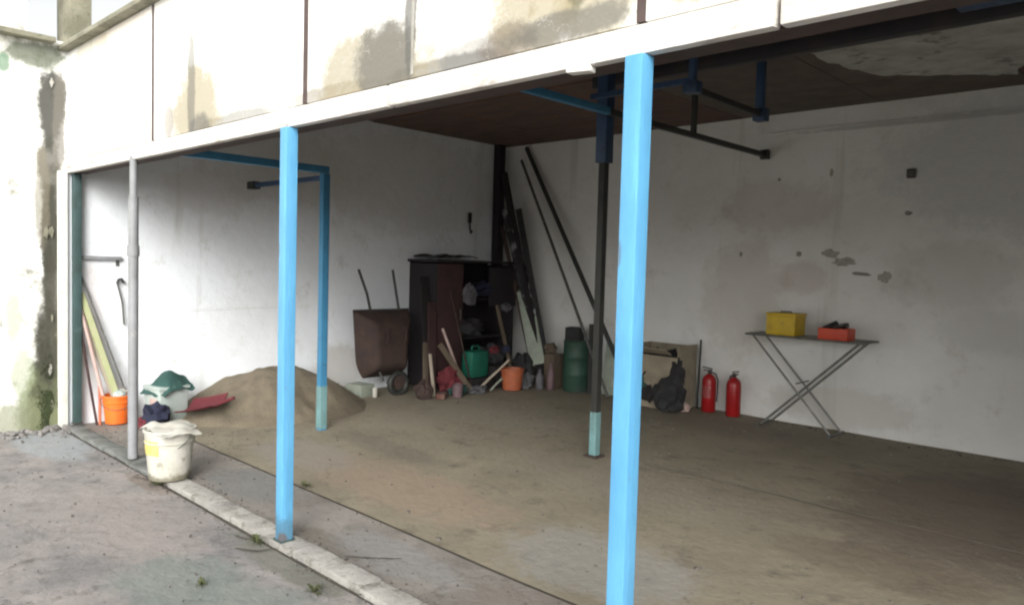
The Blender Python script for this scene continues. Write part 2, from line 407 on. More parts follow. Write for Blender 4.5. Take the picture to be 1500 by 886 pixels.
# curb of the threshold: single lengths of painted concrete
curb = bpy.data.objects.new('curb', None); COL.objects.link(curb); curb['kind'] = 'structure'
xs = [XL+.02, -7.05, -6.55, -6.04, -5.42, -4.6, -3.82, -3.58, -2.95, -2.3, -1.7, -1.0, -.1, .9, XR]
for i, (a, b_) in enumerate(zip(xs, xs[1:])):
    old = a < -5.5
    n = max(2, int((b_-a)/.08)); zt = .026 if not old else .016
    dy = random.uniform(-.008, .008)
    m = MB()
    prof = [(-.045, -.03), (-.045, zt*.8), (-.038, zt), (.085, zt+.003), (.095, zt*.7), (.10, -.03)]
    rings = []
    for k in range(n+1):
        x = a+.006+(b_-a-.012)*k/n
        e = .012 if old else .004
        rings.append([m.bm.verts.new((x, y+dy+e*nz(x*6, y*20, 1, j), z+(e*nz(x*7, j, 1, 2) if z > 0 else 0))) for j, (y, z) in enumerate(prof)])
    for A, B in zip(rings, rings[1:]):
        for j in range(len(prof)-1): m.bm.faces.new((A[j], A[j+1], B[j+1], B[j]))
    m.bm.faces.new(rings[0][::-1]); m.bm.faces.new(rings[-1])
    m.build('curb_stone', 'curb_old' if old else 'curb_paint', curb)

# walls
def wall_box(name, c, size, mat, label, cat='wall'):
    m = MB().box(c, size); o = m.build(name, mat, smooth=False); o['label'] = label; o['category'] = cat; return o
# left boundary wall: outer stretch, and its inner face in the shed
t = thing('boundary_wall', 'tall white plastered wall at left, mossy and stained beside the shed opening', 'wall', (0, 0, 0))
m = MB()
def lw(u, v):
    y = -9+9*u; z = -.03+3.5*v
    return (XL+.012*nz(y*2, z*2, 1, 4)+.02*nz(y*.6, z*.6, 1, 8)-(.03 if z > 3.3 else 0), y, z)
m.sheet(lw, 110, 44)
m.box((XL-.16, -4.5, 1.72), (.28, 9, 3.5))
for_outer = m.build('wall_face', 'wall_outer', t)
m = MB()
m.box((XL+.02, -4.56, 3.45), (.16, 8.9, .045), bev=.01)
m.build('cornice', 'coping_moss', t)
MB().box((XL-.14, -4.65, 4.3), (.24, 8.7, 1.66), bev=.01).build('upper_face', 'wall_outer', t)
m = MB().box((XL+.012, -.045, 1.16), (.05, .075, 2.32), bev=.008); m.build('pilaster', 'white_plaster', t)
# rough broken plaster edge beside the pilaster
rf = random.Random(5)
for k in range(7):
    z = rf.choice([rf.uniform(.1, 1.15), rf.uniform(1.3, 2.3), rf.uniform(2.3, 3.3)]); rr = rf.uniform(.012, .035)
    y0 = -.125+rf.uniform(-.05, .045)
    pts = [(XL+.002, y0+rr*rf.uniform(.4, 1.2)*math.cos(a_*math.pi/5)*.7, z+rr*rf.uniform(.5, 1.6)*math.sin(a_*math.pi/5)*1.5) for a_ in range(10)]
    MB().poly(pts, .007, (1, 0, 0)).build('plaster_flake', rf.choice(['scar_pale', 'coping_moss', 'coping_moss']), t)

lwall = wall_box('side_wall', (XL-.15, 2.975, 1.7), (.30, 5.95, 3.42), 'wall_inner_left',
                 'white painted inner side wall of the shed behind the sand pile, with shade coloured in towards the top')
bwall = wall_box('back_wall', ((XL+XR)/2+.0, YB+.15, 1.7), (XR-XL, .30, 3.42), 'wall_inner_back',
                 'long off-white back wall of the shed with scars above the folding table')
rwall = wall_box('end_wall', (XR+.15, 2.975, 1.7), (.30, 5.95, 3.42), 'wall_inner_back',
                 'plain plastered end wall of the shed on the far right')
for o_ in (lwall, bwall, rwall):        # bake location already in the vertices
    pass

def scar(c, rx, rz, mat, parent, seed, plane='back', n=18, name='plaster_scar'):
    rnd = random.Random(seed); pts = []
    for k in range(n):
        a = 2*math.pi*k/n; q = rnd.uniform(.65, 1.15)
        if plane == 'back': pts.append((c[0]+rx*q*math.cos(a), YB, c[1]+rz*q*math.sin(a)))
        else: pts.append((XL, c[0]+rx*q*math.cos(a), c[1]+rz*q*math.sin(a)))
    MB().poly(pts, .004, (0, -1, 0) if plane == 'back' else (1, 0, 0)).build(name, mat, parent, smooth=False)
scar((-3.30, 1.79), .03, .03, 'scar', bwall, 1)
scar((-2.98, 1.80), .09, .045, 'scar_pale', bwall, 2)
scar((-2.83, 1.72), .12, .05, 'scar_pale', bwall, 3)
scar((-2.66, 1.60), .10, .022, 'scar', bwall, 4)
scar((-2.44, 1.57), .065, .06, 'scar_pale', bwall, 5)
scar((-2.26, 2.19), .035, .025, 'scar', bwall, 6)
scar((-3.55, 2.58), .02, .02, 'scar', bwall, 7)
scar((-3.95, 1.78), .02, .03, 'scar', bwall, 8)
scar((-3.0, 2.62), .02, .04, 'scar_pale', bwall, 10)
MB().box((( -3.7+XR)/2, YB-.012, 3.07), (XR+3.7, .024, .03), bev=.006).build('ledge', 'wall_inner_back', bwall)
# courses of the rendered blockwork faintly telegraphing on the side wall
for z in (1.04, 1.62, 2.2):
    MB().box((XL+.003, .9+z*.6, z), (.006, .9, .012)).build('render_ridge', 'wall_inner_left', lwall)

# ceiling and roof
m = MB().box(((XL+XR)/2, 2.98, ZC+.06), (XR-XL+.3, 5.66, .12)); m.build('ceiling', 'ceiling_wood', smooth=False, kind='structure')
ceil = bpy.data.objects['ceiling']
bx = [XL+.02, -6.42, -5.20, -3.98, -2.55, -1.33, -.11, 1.11, XR-.02]
for x0_, x1_ in zip(bx, bx[1:]):             # sheets of ceiling boarding nailed up in rows
    for (y0, y1) in ((.2, 1.62), (1.63, 3.18), (3.30, 4.78), (4.79, 5.63)):
        mt = 'ceiling_wood' if y0 < 3.2 or x1_ < -3.9 else 'ceiling_brown'
        if y0 > 3.2:
            if x0_ > -1.5: mt = 'dark_red'
        MB().box(((x0_+x1_)/2, (y0+y1)/2, ZC-.006+random.uniform(-.002, .002)), (x1_-x0_-.008, y1-y0-.006, .014)).build('ceiling_sheet', mt, ceil, smooth=False)
m = MB().box(((XL+XR)/2, 2.98, ZC+.17), (XR-XL+.3, 5.6, .09)); m.build('roof_slab', 'coping_moss', smooth=False, kind='structure')
rc = random.Random(11)
PO = [(-2.45, 3.32), (-1.02, 3.32), (-1.05, 4.0), (-1.36, 5.2), (-1.75, 4.93), (-2.18, 4.63), (-2.36, 4.11)]
fine_ = []
for (ax_, ay_), (bx_, by_) in zip(PO, PO[1:]+PO[:1]):
    for k in range(7):
        fine_.append((ax_+(bx_-ax_)*k/7+rc.uniform(-.03, .03)*(k > 0), ay_+(by_-ay_)*k/7+rc.uniform(-.06, .06)*(k > 0), ZC-.020))
MB().poly(fine_, .005, (0, 0, 1)).build('plaster_patch', 'ceiling_white', ceil, smooth=False)

def simple(name, mb, mat, label, cat, **kw):
    o = mb.build(name, mat, **kw); o['label'] = label; o['category'] = cat; return o
simple('ceiling_beam', MB().box(((-4.2+XR)/2, 3.24, ZC-.062), (XR+4.2-.02, .09, .10), bev=.006), 'beam_dark',
       'long dark beam running under the shed ceiling above the blue rack', 'beam')
simple('ceiling_plate', MB().box((-1.0, 2.9, 3.215), (.55, .3, .06), bev=.006), 'blue_deep',
       'dark blue steel plate under the ceiling at the upper right corner', 'plate')
simple('corner_pillar', MB().box((XL+.09, 5.42, 1.64), (.12, .12, 3.26), bev=.008), 'dark_wood',
       'dark pillar in the far inner corner behind the junk', 'pillar')

# ------------------------------------------------------------------ fascia wall over the opening
fz0, fz1, lipz = 2.305, 3.385, 2.415
fas = thing('fascia_wall', 'white panelled wall above the shed opening, stained yellow and grey along its foot', 'wall', (0, 0, 0))
jx = [-7.68, -5.68, -3.60, -1.47, .65, XR]
for i, (a, b_) in enumerate(zip(jx, jx[1:])):
    g = .024 if i < 3 else .014
    MB().box(((a+b_)/2, .08, (lipz+fz1)/2), (b_-a-2*g, .15, fz1-lipz-.002), bev=.006).build('fascia_panel', 'fascia_paint', fas)
    if i: MB().box((a, .058, (lipz+fz1)/2), (.046 if i < 4 else .026, .10, fz1-lipz-.01)).build('joint_strip', 'joint', fas, smooth=False)
MB().box((-2.69, .0035, 2.66), (.012, .008, .46)).build('crack_filler', 'scar_pale', fas, smooth=False)
lx = [-7.68, -6.08, -4.6, -2.85, -.99, .6, XR]
for a, b_ in zip(lx, lx[1:]):
    m = MB().box(((a+b_)/2, .012, (fz0+lipz)/2-.003), (b_-a-.016, .05, lipz-fz0-.010), bev=.010)
    m.build('lip', 'lip_paint', fas)
MB().box(((jx[0]+XR)/2, .098, fz0+.058), (XR-jx[0]-.02, .115, .10)).build('lintel', 'lintel_dark', fas, smooth=False)
MB().box(((-7.85+XR)/2, .055, fz1+.022), (XR+7.85, .26, .04), bev=.010).build('coping', 'coping_moss', fas)
MB().box(((-7.75+XR)/2, .085, fz1+.07), (XR+7.75, .20, .055), bev=.012).build('coping', 'white_plaster', fas)
# small chip of loose mortar under the lip beside the near post
MB().box((-1.72, .0, fz0-.006), (.10, .05, .026), bev=.008, rot=(0, .05, .1)).build('mortar_chip', 'lip_paint', fas)
simple('roof_pier', MB().box((-7.86, .12, 4.1), (.26, .22, 1.3), bev=.01), 'coping_moss',
       'grey green mossy pier standing on the wall top at the upper left', 'pier')
simple('upper_wall', MB().box((-3.0, .75, 4.2), (8.6, .2, 1.6), bev=.01), 'white_plaster',
       'stained cream wall set back above the coping of the fascia', 'wall')

# ------------------------------------------------------------------ posts
def square_post(name, label, x, y, z0, z1, w, mat, cat='post', group=None, plate='joint_dirt', cap=False):
    t = thing(name, label, cat, (x, y, z0), group=group)
    MB().box((0, 0, (z1-z0)/2), (w, w, z1-z0), bev=.006).build('shaft', mat, t)
    MB().box((0, 0, .004), (w*1.25, w*1.25, .008), bev=.002).build('base_plate', plate, t)
    if cap: MB().box((0, 0, z1-z0-.006), (w*1.5, w*1.6, .010), bev=.002).build('cap_plate', 'blue_mid', t)
    return t
G = 'square blue posts along the shed opening'
square_post('steel_post', 'bright light blue square post, thick and nearest, running past the bottom of the frame', -1.47, .0, .026, fz0, .07, 'blue_bright', group=G, plate='teal_dark')
square_post('steel_post', 'light blue square post standing on the pale curb left of centre', -3.745, .0, .026, fz0, .07, 'blue_bright', group=G, plate='teal_dark')
square_post('corner_post', 'dark teal narrow post in the left corner against the side wall', XL+.05, .06, .03, fz0, .065, 'teal_dark', plate='joint_dirt')
t = thing('grey_pipe', 'slim grey drain pipe standing upright behind the white bucket', 'pipe', (-6.03, .0, .03))
MB().tube([(0, 0, 0), (0, 0, 2.0)], .036, 16).build('pipe_lower', 'pipe_grey', t)
MB().tube([(0, 0, 1.98), (0, 0, 2.30)], .027, 16).build('pipe_upper', 'pipe_grey', t)
MB().tube([(0, 0, 1.55), (0, 0, 1.63)], .043, 16).build('collar', 'pipe_grey', t)

# inner door frame of blue steel
t = thing('inner_frame', 'blue steel frame inside the shed: post beside the sand pile with beam to the front', 'frame', (-6.07, 1.68, 0))
MB().box((0, 0, 1.19), (.07, .07, 2.38), bev=.006).build('post', 'blue_mid', t)
MB().box((0, 0, .22), (.074, .074, .40), bev=.006).build('foot', 'teal_foot', t)
MB().box((0, -.80, 2.415), (.06, 1.66, .065), bev=.005).build('beam', 'blue_mid', t)
MB().bar((-.035, 0, 2.345), (-1.35, 0, 2.345), .045, .045, bev=.004).build('side_bar', 'blue_deep', t)
MB().box((-1.36, 0, 2.345), (.14, .09, .08), bev=.012).build('bracket', 'steel_black', t)

# tall inner post and the steel that hangs at it
t = thing('tall_post', 'tall dark inner post with blue upper sleeve and teal foot behind the near post', 'post', (-3.78, 2.87, 0))
MB().box((0, 0, 1.42), (.062, .062, 2.24), bev=.005).build('shaft', 'steel_black', t)
MB().box((0, 0, 2.85), (.105, .105, .80), bev=.006).build('sleeve', 'blue_deep', t)
MB().box((0, 0, .20), (.068, .068, .38), bev=.005).build('foot', 'teal_foot', t)
MB().box((0, 0, .02), (.13, .13, .014), bev=.003).build('base_plate', 'rust', t)
t = thing('overhead_rail', 'long blue steel rail under the ceiling crossing beside the tall inner post', 'rail', (-3.70, 1.5, 2.85))
MB().box((0, .55, 0), (.05, 1.5, .055), bev=.005).build('rail_front', 'blue_mid', t)
MB().box((0, 2.72, -.005), (.045, 2.84, .05), bev=.005).build('rail_back', 'steel_black', t)  # same blue rail as the front; dark colour stands in for shade
MB().box((0, 4.10, .0), (.09, .06, .10), bev=.006).build('end_block', 'steel_black', t)
MB().box((0, 2.62, .22), (.045, .045, .42), bev=.004).build('hanger', 'steel_black', t)
t = thing('hanging_rack', 'dark blue bracket frame hanging from the ceiling right of the near post', 'rack', (-2.76, 2.5, 2.84))
MB().box((0, 0, .215), (.045, .045, .42), bev=.004).build('hanger', 'blue_deep', t)
MB().box((0, 1.02, .215), (.06, .06, .42), bev=.004).build('hanger', 'blue_deep', t)
MB().bar((0, -.02, 0), (0, 1.05, -.01), .045, .045, bev=.004).build('bar', 'steel_black', t)
MB().box((0, 1.04, -.01), (.10, .10, .10), bev=.01).build('block', 'blue_deep', t)
MB().box((0, 0, .01), (.11, .09, .08), bev=.01).build('block', 'blue_deep', t)
MB().bar((-.02, 0, .06), (-.88, .0, .06), .04, .04, bev=.004).build('cross_bar', 'blue_deep', t)

# ------------------------------------------------------------------ left corner things
t = thing('wall_rail', 'short grey rail fixed across the side wall by the corner post', 'rail', (XL, .24, 1.55))
MB().box((.02, 0, 0), (.035, .42, .035), bev=.004).build('rail_bar', 'pipe_grey', t)
for dy in (-.18, .18): MB().box((.004, dy, -.03), (.008, .03, .09)).build('bracket', 'grey_metal', t)

def stick(name, label, a, b_, r, mat, cat='stick', head=None, flat=None):
    a, b_ = Vector(a), Vector(b_)
    t = thing(name, label, cat, b_)
    d = a-b_
    if flat: MB().bar((0, 0, 0), d, flat[0], flat[1], bev=.002).build('pole', mat, t)
    else: MB().tube([(0, 0, 0), d*.33+Vector((0, 0, .004)), d*.66+Vector((0, .003, 0)), d], r, 8).build('pole', mat, t)
    return t
stick('broom_handle', 'dark red thin handle leaning in the left corner nearest the post', (XL+.03, .06, 1.10), (-7.50, .20, .01), .012, 'red_wood', 'handle')
stick('wooden_pole', 'pinkish pole leaning in the left corner between red handle and plank', (XL+.03, .075, 1.18), (-7.46, .30, .01), .016, 'pink_wood', 'pole')
stick('plank', 'yellowish green lath leaning into the orange bucket', (XL+.03, .10, 1.22), (-7.48, .36, .28), .02, 'green_wood', 'plank', flat=(.03, .05))
stick('plank', 'pale wide lath leaning behind the orange bucket', (XL+.025, .12, 1.02), (-7.52, .44, .01), .02, 'pale_wood', 'plank', flat=(.02, .055))
stick('metal_rod', 'long thin grey rod leaning in the corner from rail to floor', (XL+.02, .08, 1.45), (-7.48, .54, .01), .009, 'grey_metal', 'rod')
t = thing('hooked_tool', 'dark hooked tool hanging on the side wall beside the grey pipe', 'tool', (XL+.03, .42, 1.28))
MB().tube([(0, .05, -.36), (0, .035, -.15), (0, .0, 0), (0, -.01, .03)], .008, 8).build('handle', 'grey_metal', t)
MB().tube([(0, -.01, .03), (0, .0, .07), (0, .03, .075), (0, .045, .04)], .013, 8).build('hook', 'steel_black', t)

def bucket(name, label, loc, r0, r1, h, mat, rz=0, tilt=None, handle='grey_metal', rim=None, cat='bucket', ribs=True):
    t = thing(name, label, cat, loc, rot=tilt or (0, 0, rz))
    w = .005
    prof = [(0, .004), (r0-.01, .002), (r0, .01)]
    if ribs: prof += [(r0+(r1-r0)*.72, h*.72), (r0+(r1-r0)*.72+.007, h*.735), (r0+(r1-r0)*.78+.007, h*.765), (r0+(r1-r0)*.8, h*.78)]
    prof += [(r1, h-.02), (r1+.009, h-.018), (r1+.009, h), (r1-w, h), (r0-w, .02), (0, .018)]
    MB().lathe(prof, 32).build('body', mat, t)
    pts = [(math.cos(a)*(r1+.012), -.02-math.sin(a)*.10, h-.035-math.sin(a)*(r1*.75)) for a in [math.pi*k/12 for k in range(13)]]
    MB().tube(pts, .003, 6).build('handle', handle, t)
    return t
# white bucket on the curb
t = bucket('paint_bucket', 'large dirty white bucket with yellow label standing on the curb', (-5.33, .0, .029), .135, .165, .36, 'plastic_white', rz=.6)
lab = MB()
def lf(u, v):
    a = -2.45+u*1.0; z = .19+v*.10; r = .135+(.165-.135)*z/.36+.0035
    return (math.cos(a)*r, math.sin(a)*r, z)
lab.sheet(lf, 12, 2); lab.build('label_print', 'label_yellow', t)
MB().lathe([(0, .30), (.08, .315), (.15, .30), (.152, .28), (0, .27)], 24, wob=.03).build('contents', 'cloth_pale', t)
t2 = simple('rag', MB().sheet(lambda u, v: (-5.33+(-.20+.40*u), -.13+.27*v,   .40+.035*nz(u*4, v*4, 1, 2)-.10*max(0, abs(u-.5)*2-.75)-.08*max(0, .3-v)), 16, 10, .006),
            'cloth_pale', 'pale rag lying over the rim of the large white bucket', 'rag')
MB_ = bucket('orange_bucket', 'bright orange bucket in the left corner with pale stuff on top', (-7.46, .36, .012), .10, .125, .27, 'plastic_orange', rz=1.2)
MB().lump((0.02, -.03, .27), (.05, .05, .045), .2, 3, 2).build('contents', 'plastic_pale', MB_)
MB().lump((0.03, .055, .27), (.06, .045, .045), .25, 3, 5).build('contents', 'cloth_pale', MB_)
stick('scoop_handle', 'short orange handle standing beside the orange bucket', (-7.56, .24, .36), (-7.48, .22, .01), .013, 'plastic_orange_dull', 'handle')

# pale bin with green cloth
t = thing('bin', 'pale square bin beside the grey pipe, draped with dark green cloth', 'bin', (-7.28, .74, .01), rz=.15)
m = MB().box((0, 0, .17), (.27, .27, .34), bev=.02, taper=1.08)
m.build('body', 'plastic_pale', t)
MB().box((0, 0, .335), (.31, .31, .03), bev=.01).build('rim', 'plastic_pale', t)
MB().box((.02, -.14, .2), (.11, .008, .11), bev=.002, rot=(-.04, 0, 0)).build('sticker', 'pink_wood', t)
def gc(u, v):
    x, y = -.17+.34*u+.02*nz(v*4, u, 1, 3), -.17+.34*v+.02*nz(u*4, v, 1, 5); r = max(abs(x), abs(y-.03))
    return (x, y, .37+.11*math.exp(-(x*x+y*y)/.010)-1.1*max(0, r-.12)+.05*nz(u*4, v*4, 1, 7)*(1 if r < .13 else .5))
o = simple('green_cloth', MB().sheet(gc, 22, 22, .006), 'cloth_green', 'dark green cloth heaped over the top of the pale bin', 'cloth')
o.location = (-7.28, .76, .01); o.rotation_euler = (0, 0, .3)
simple('navy_bag', MB().lump((-7.10, .58, .10), (.12, .11, .13), .35, 2.5, 3, flat=-.09), 'cloth_navy', 'dark navy bag slumped on the floor in front of the pale bin', 'bag')
simple('red_cloth', MB().lump((-7.15, .47, .045), (.09, .07, .055), .3, 3, 9, flat=-.03), 'cloth_darkred', 'small dark red rag under the navy bag', 'rag')
t = thing('red_shovel', 'dark red flat shovel lying on the foot of the sand pile', 'shovel', (-6.95, .95, .16), rot=(.25, -.15, .5))
def sh(u, v): return (-.20+.4*u, -.15+.3*v, .05*((v-.5)*2)**2+.03*u*u)
MB().sheet(sh, 10, 8, .01).build('blade', 'cloth_darkred', t)
MB().tube([(.18, 0, .03), (.35, .02, .07)], .016, 8).build('socket', 'cloth_darkred', t)

# sand pile against the side wall
def sandh(x, y):
    cx, cy = -7.30, 1.93
    dx = (x-cx)/(.92 if x > cx else .9); dy = (y-cy)/(1.0 if y > cy else 1.15)
    wob = 1+.16*nz(x*1.4, y*1.4, 1, 2)
    r = math.sqrt(dx*dx+dy*dy)*wob
    h = .56*max(0, 1-r)**.95
    h = h*(1-.22*math.exp(-r*r*22))
    dent = -.05*math.exp(-((x+6.85)**2+(y-1.2)**2)/.02)-.06*math.exp(-((x+6.7)**2+(y-2.0)**2)/.03)+.03*math.exp(-((x+6.75)**2+(y-1.75)**2)/.01)
    skirt = .028*math.exp(-max(0, r-.85)*4)*(1 if r < 1.5 else max(0, 1-(r-1.5)*3))
    return h+dent*min(1, h*8)+skirt+.05*min(1, h*5+.1)*nz(x*3, y*3, 1, 1)+.018*nz(x*11, y*11, 1, 4)*min(1, h*8+.15)-.012
m = MB()
m.sheet(lambda u, v: (XL+2.25*u, .35+2.95*v, sandh(XL+2.25*u, .35+2.95*v)), 90, 110)
simple('sand_pile', m, 'sand', 'heap of brown sand piled against the side wall behind the blue post', 'sand pile')
# sand spilt over the floor around it
m = MB()
for k in range(900):
    a = random.uniform(-.9, 1.9); d = .85+abs(random.gauss(0, .4))
    x, y = -7.3+d*1.1*math.cos(a-.3), 1.65+d*1.1*math.sin(a-.5)
    if x < XL+.03 or y < .15: continue
    r = random.uniform(.002, .006)
    z = .012+max(0, sandh(x, y) if y < 3.2 and x < -5.5 else 0)
    m.box((x, y, z), (r*2, r*1.7, r), rot=(0, 0, random.random()*3))
m.build('sand_grit', 'sand', kind='stuff')

# ------------------------------------------------------------------ wheelbarrow standing on its nose
t = thing('wheelbarrow', 'rusty brown wheelbarrow stood upright against the side wall, handles in the air', 'wheelbarrow', (-7.22, 3.26, -.01))
def tray(u, v):
    z = .22+.80*v
    wy = .33+.07*v; y = (-1+2*u)*wy
    e = max(abs(u-.5)*2, abs(v-.5)*2)
    k = min(1, max(0, (1-e)/.5))
    if v < .3: y *= 1-.25*((.3-v)/.3)**2
    return (-.10+.26*math.sin(k*math.pi/2)+.008*nz(u*4, v*4, 1, 3), y, z)
MB().sheet(tray, 26, 26, .008).build('tray', 'rust', t)
MB().tube([(-.1, -.40, 1.02), (-.1, .40, 1.02)], .012, 8).build('rim', 'steel_black', t)
MB().tube([(.10, -.10, .20), (-.10, -.17, .6), (-.09, -.165, 1.02), (-.12, -.20, 1.22), (-.18, -.28, 1.50)], .016, 8).build('handle', 'steel_black', t)
MB().tube([(.10, .10, .20), (-.10, .20, .6), (-.09, .25, 1.02), (-.12, .23, 1.22), (-.18, .215, 1.50)], .016, 8).build('handle', 'steel_black', t)
for s_ in (-1, 1):
    MB().tube([(.12, s_*.13, .62), (.22, s_*.13, .66), (.22, s_*.13, .82), (.10, s_*.14, .86)], .009, 8).build('leg', 'rust', t)
wm = MB()
for k in range(24):
    a0, a1 = 2*math.pi*k/24, 2*math.pi*(k+1)/24
wm.tube([(.10, .12+.12*math.cos(2*math.pi*k/24), .15+.12*math.sin(2*math.pi*k/24)) for k in range(25)], .034, 10, caps=False)
w = wm.build('wheel', 'steel_black', t)
w.rotation_euler = (0, 0, 0)
MB().tube([(.07, .12, .17), (.13, .12, .17)], .08, 16).build('hub', 'rust', w)
MB().tube([(.10, -.05, .17), (.10, .29, .17)], .011, 8).build('axle', 'grey_metal', t)
simple('stone_block', MB().box((-7.33, 2.98, .075), (.26, .22, .15), bev=.015, rot=(0, 0, .2)), 'board_pale', 'pale concrete block on the floor under the wheelbarrow', 'block')
simple('white_tin', MB().lathe([(0, 0), (.028, 0), (.03, .005), (.03, .10), (.026, .106), (.024, .10), (.0, .098)], 16, (-7.13, 3.05, .012)), 'plastic_white', 'tiny white tin on the floor beside the wheelbarrow wheel', 'tin')

# ------------------------------------------------------------------ dark cabinet
t = thing('cabinet', 'tall black open cabinet full of dark clutter against the side wall', 'cabinet', (-7.34, 4.60, .01))
cw, cd, ch = 1.38, .52, 1.62
MB().box((-.27, 0, ch/2), (.02, cw, ch), bev=.003).build('back_panel', 'dark_wood', t)
MB().box((0, 0, ch-.015), (cd+.06, cw+.06, .035), bev=.008).build('top', 'dark_wood', t)
for s in (-1, 1): MB().box((0, s*(cw/2-.015), ch/2-.02), (cd, .03, ch-.06), bev=.004).build('side_panel', 'dark_wood', t)
for z in (.10, .62, 1.12): MB().box((0, 0, z), (cd-.05, cw-.07, .025), bev=.003).build('shelf', 'dark_wood', t)
MB().box((.27, -.47, .9), (.02, .42, 1.34), bev=.004).build('door', 'red_wood', t)
MB().box((.275, .45, 1.28), (.02, .5, .5), bev=.004).build('door', 'dark_wood', t)
MB().tube([(.285, -.32, .86), (.305, -.32, .88), (.305, -.32, .98), (.285, -.32, 1.0)], .006, 6).build('door_handle', 'grey_metal', t)
simple('cover_sheet', MB().sheet(lambda u, v: (-7.60+.56*u, 3.95+.62*v, 1.66+.028+.03*nz(u*3, v*5, 1, 6)-.03*max(0, abs(v-.5)*2-.7)), 12, 18, .012), 'cloth_black',
       'dark folded sheet lying along the top of the black cabinet', 'sheet')
simple('grey_bag', MB().lump((-7.03, 4.42, 1.19), (.06, .10, .12), .4, 3, 5), 'cloth_grey', 'pale grey crumpled bag hanging out of the black cabinet', 'bag')
simple('grey_rag', MB().lump((-7.03, 5.10, 1.02), (.04, .09, .05), .4, 3, 15), 'cloth_grey', 'small grey rag on the right side of the black cabinet', 'rag')
def on(x, y, z, sx, sy, sz, mat, name, label, cat, seed, amp=.35):
    return simple(name, MB().lump((x, y, z), (sx, sy, sz), amp, 3, seed, flat=-sz*.8), mat, label, cat)
on(-7.15, 4.5, .76, .14, .22, .12, 'cloth_black', 'black_sack', 'black sack stuffed in the middle shelf of the cabinet', 'sack', 21)
on(-7.2, 4.85, 1.24, .14, .2, .1, 'cloth_navy', 'navy_sack', 'dark blue sack on the upper shelf of the cabinet', 'sack', 22)
# junk in front of the cabinet
stick('plank', 'reddish brown board leaning upright between wheelbarrow and cabinet', (-7.10, 3.86, 1.10), (-6.88, 3.70, .01), .02, 'red_wood', 'plank', flat=(.03, .12))
stick('plank', 'short pale stake standing in front of the reddish board', (-6.88, 3.66, .50), (-6.74, 3.62, .01), .02, 'pale_wood', 'plank', flat=(.02, .035))
stick('plank', 'thin brown lath leaning against the cabinet door', (-7.16, 3.80, 1.0), (-6.85, 3.58, .01), .02, 'brown_wood', 'plank', flat=(.03, .06))
stick('pipe_offcut', 'pale pinkish pipe offcut leaning left of the green can', (-7.03, 3.98, .78), (-6.78, 4.08, .16), .018, 'pink_wood', 'pipe')
on(-6.78, 3.90, .16, .12, .15, .17, 'cloth_darkred', 'red_sack', 'dark red sack on the floor beside the green can', 'sack', 31)
on(-6.66, 3.93, .07, .10, .13, .07, 'cloth_green', 'green_rag', 'dark green rag on the floor before the red sack', 'rag', 32)
on(-6.72, 3.44, .10, .09, .10, .12, 'rust', 'stone_lump', 'brown stone lump beside the wheelbarrow wheel', 'stone', 33, .25)
simple('low_crate', MB().box((-6.86, 4.42, .085), (.26, .42, .15), bev=.01), 'dark_wood', 'low dark crate on the floor under the green can', 'crate')
t = thing('green_can', 'bright green plastic can with handle in front of the black cabinet', 'can', (-6.84, 4.37, .165), rz=.1)
m = MB().box((0, 0, .17), (.20, .32, .34), bev=.05); m.build('body', 'plastic_green', t)
MB().tube([(0, -.08, .33), (0, -.06, .39), (0, .05, .39), (0, .09, .33)], .014, 8).build('handle', 'plastic_green', t)
MB().tube([(0, .11, .32), (0, .13, .37)], .024, 12).build('cap', 'cloth_black', t)
stick('wooden_pole', 'pale stick lying slanted between green can and orange pot', (-6.60, 4.74, .38), (-6.66, 4.28, .05), .016, 'pale_wood', 'pole')
stick('wooden_pole', 'grey stick propped low under the pale slanted stick', (-6.58, 4.70, .22), (-6.58, 4.40, .03), .016, 'board_pale', 'pole')
bucket('orange_pot', 'dull orange pot standing among the junk at the foot of the cabinet', (-6.52, 4.72, .012), .12, .145, .27, 'plastic_orange_dull', rz=.4, ribs=False, cat='pot')
on(-6.86, 4.72, .42, .12, .16, .14, 'cloth_black', 'black_bag', 'black bag heaped behind the orange pot', 'bag', 41)
on(-6.75, 4.62, .50, .05, .07, .05, 'cloth_darkred', 'red_rag', 'small dark red rag on the black bag', 'rag', 42)
on(-6.74, 4.82, .50, .05, .06, .05, 'cloth_navy', 'blue_rag', 'small dark blue rag on the black bag', 'rag', 43)
simple('pallet_box', MB().box((-6.86, 4.74, .15), (.26, .3, .28), bev=.012), 'dark_wood', 'dark box behind the orange pot carrying the black bag', 'box')

# leaning boards right of the cabinet
t = thing('leaning_board', 'narrow pale greenish board leaning in the corner right of the cabinet', 'board', (-6.50, 5.18, .30))
MB().bar((0, 0, 0), (-.40, .12, .95), .20, .02, bev=.003, roll=.5).build('board', 'board_pale', t)
t = thing('dark_plank_bundle', 'dark rough planks leaning high into the far corner', 'planks', (-6.42, 5.22, .01))
MB().bar((0, 0, 0), (-.98, .14, 2.85), .10, .04, bev=.003).build('plank', 'dark_wood', t)
MB().bar((.08, .04, 0), (-.74, .20, 2.35), .08, .03, bev=.003, roll=.4).build('plank', 'cloth_black', t)
MB().bar((-.1, -.03, 0), (-.95, .10, 2.1), .05, .03, bev=.003, roll=.2).build('plank', 'rust', t)
m = MB()
m.sheet(lambda u, v: (-.90+.52*(1-v)+.14*u, .02+.08*u+.04*nz(u*4, v*6, 1, 8), 2.35-1.35*(1-v)-.1*u+.06*nz(u*5, v*8, 1, 3)), 8, 20, .01)
m.build('wrapping', 'mottled', t)
stick('long_pole', 'thick black pole leaning from ceiling corner down to the floor', (-7.20, YB-.06, 3.22), (-5.05, 5.30, .02), .030, 'steel_black', 'pole')
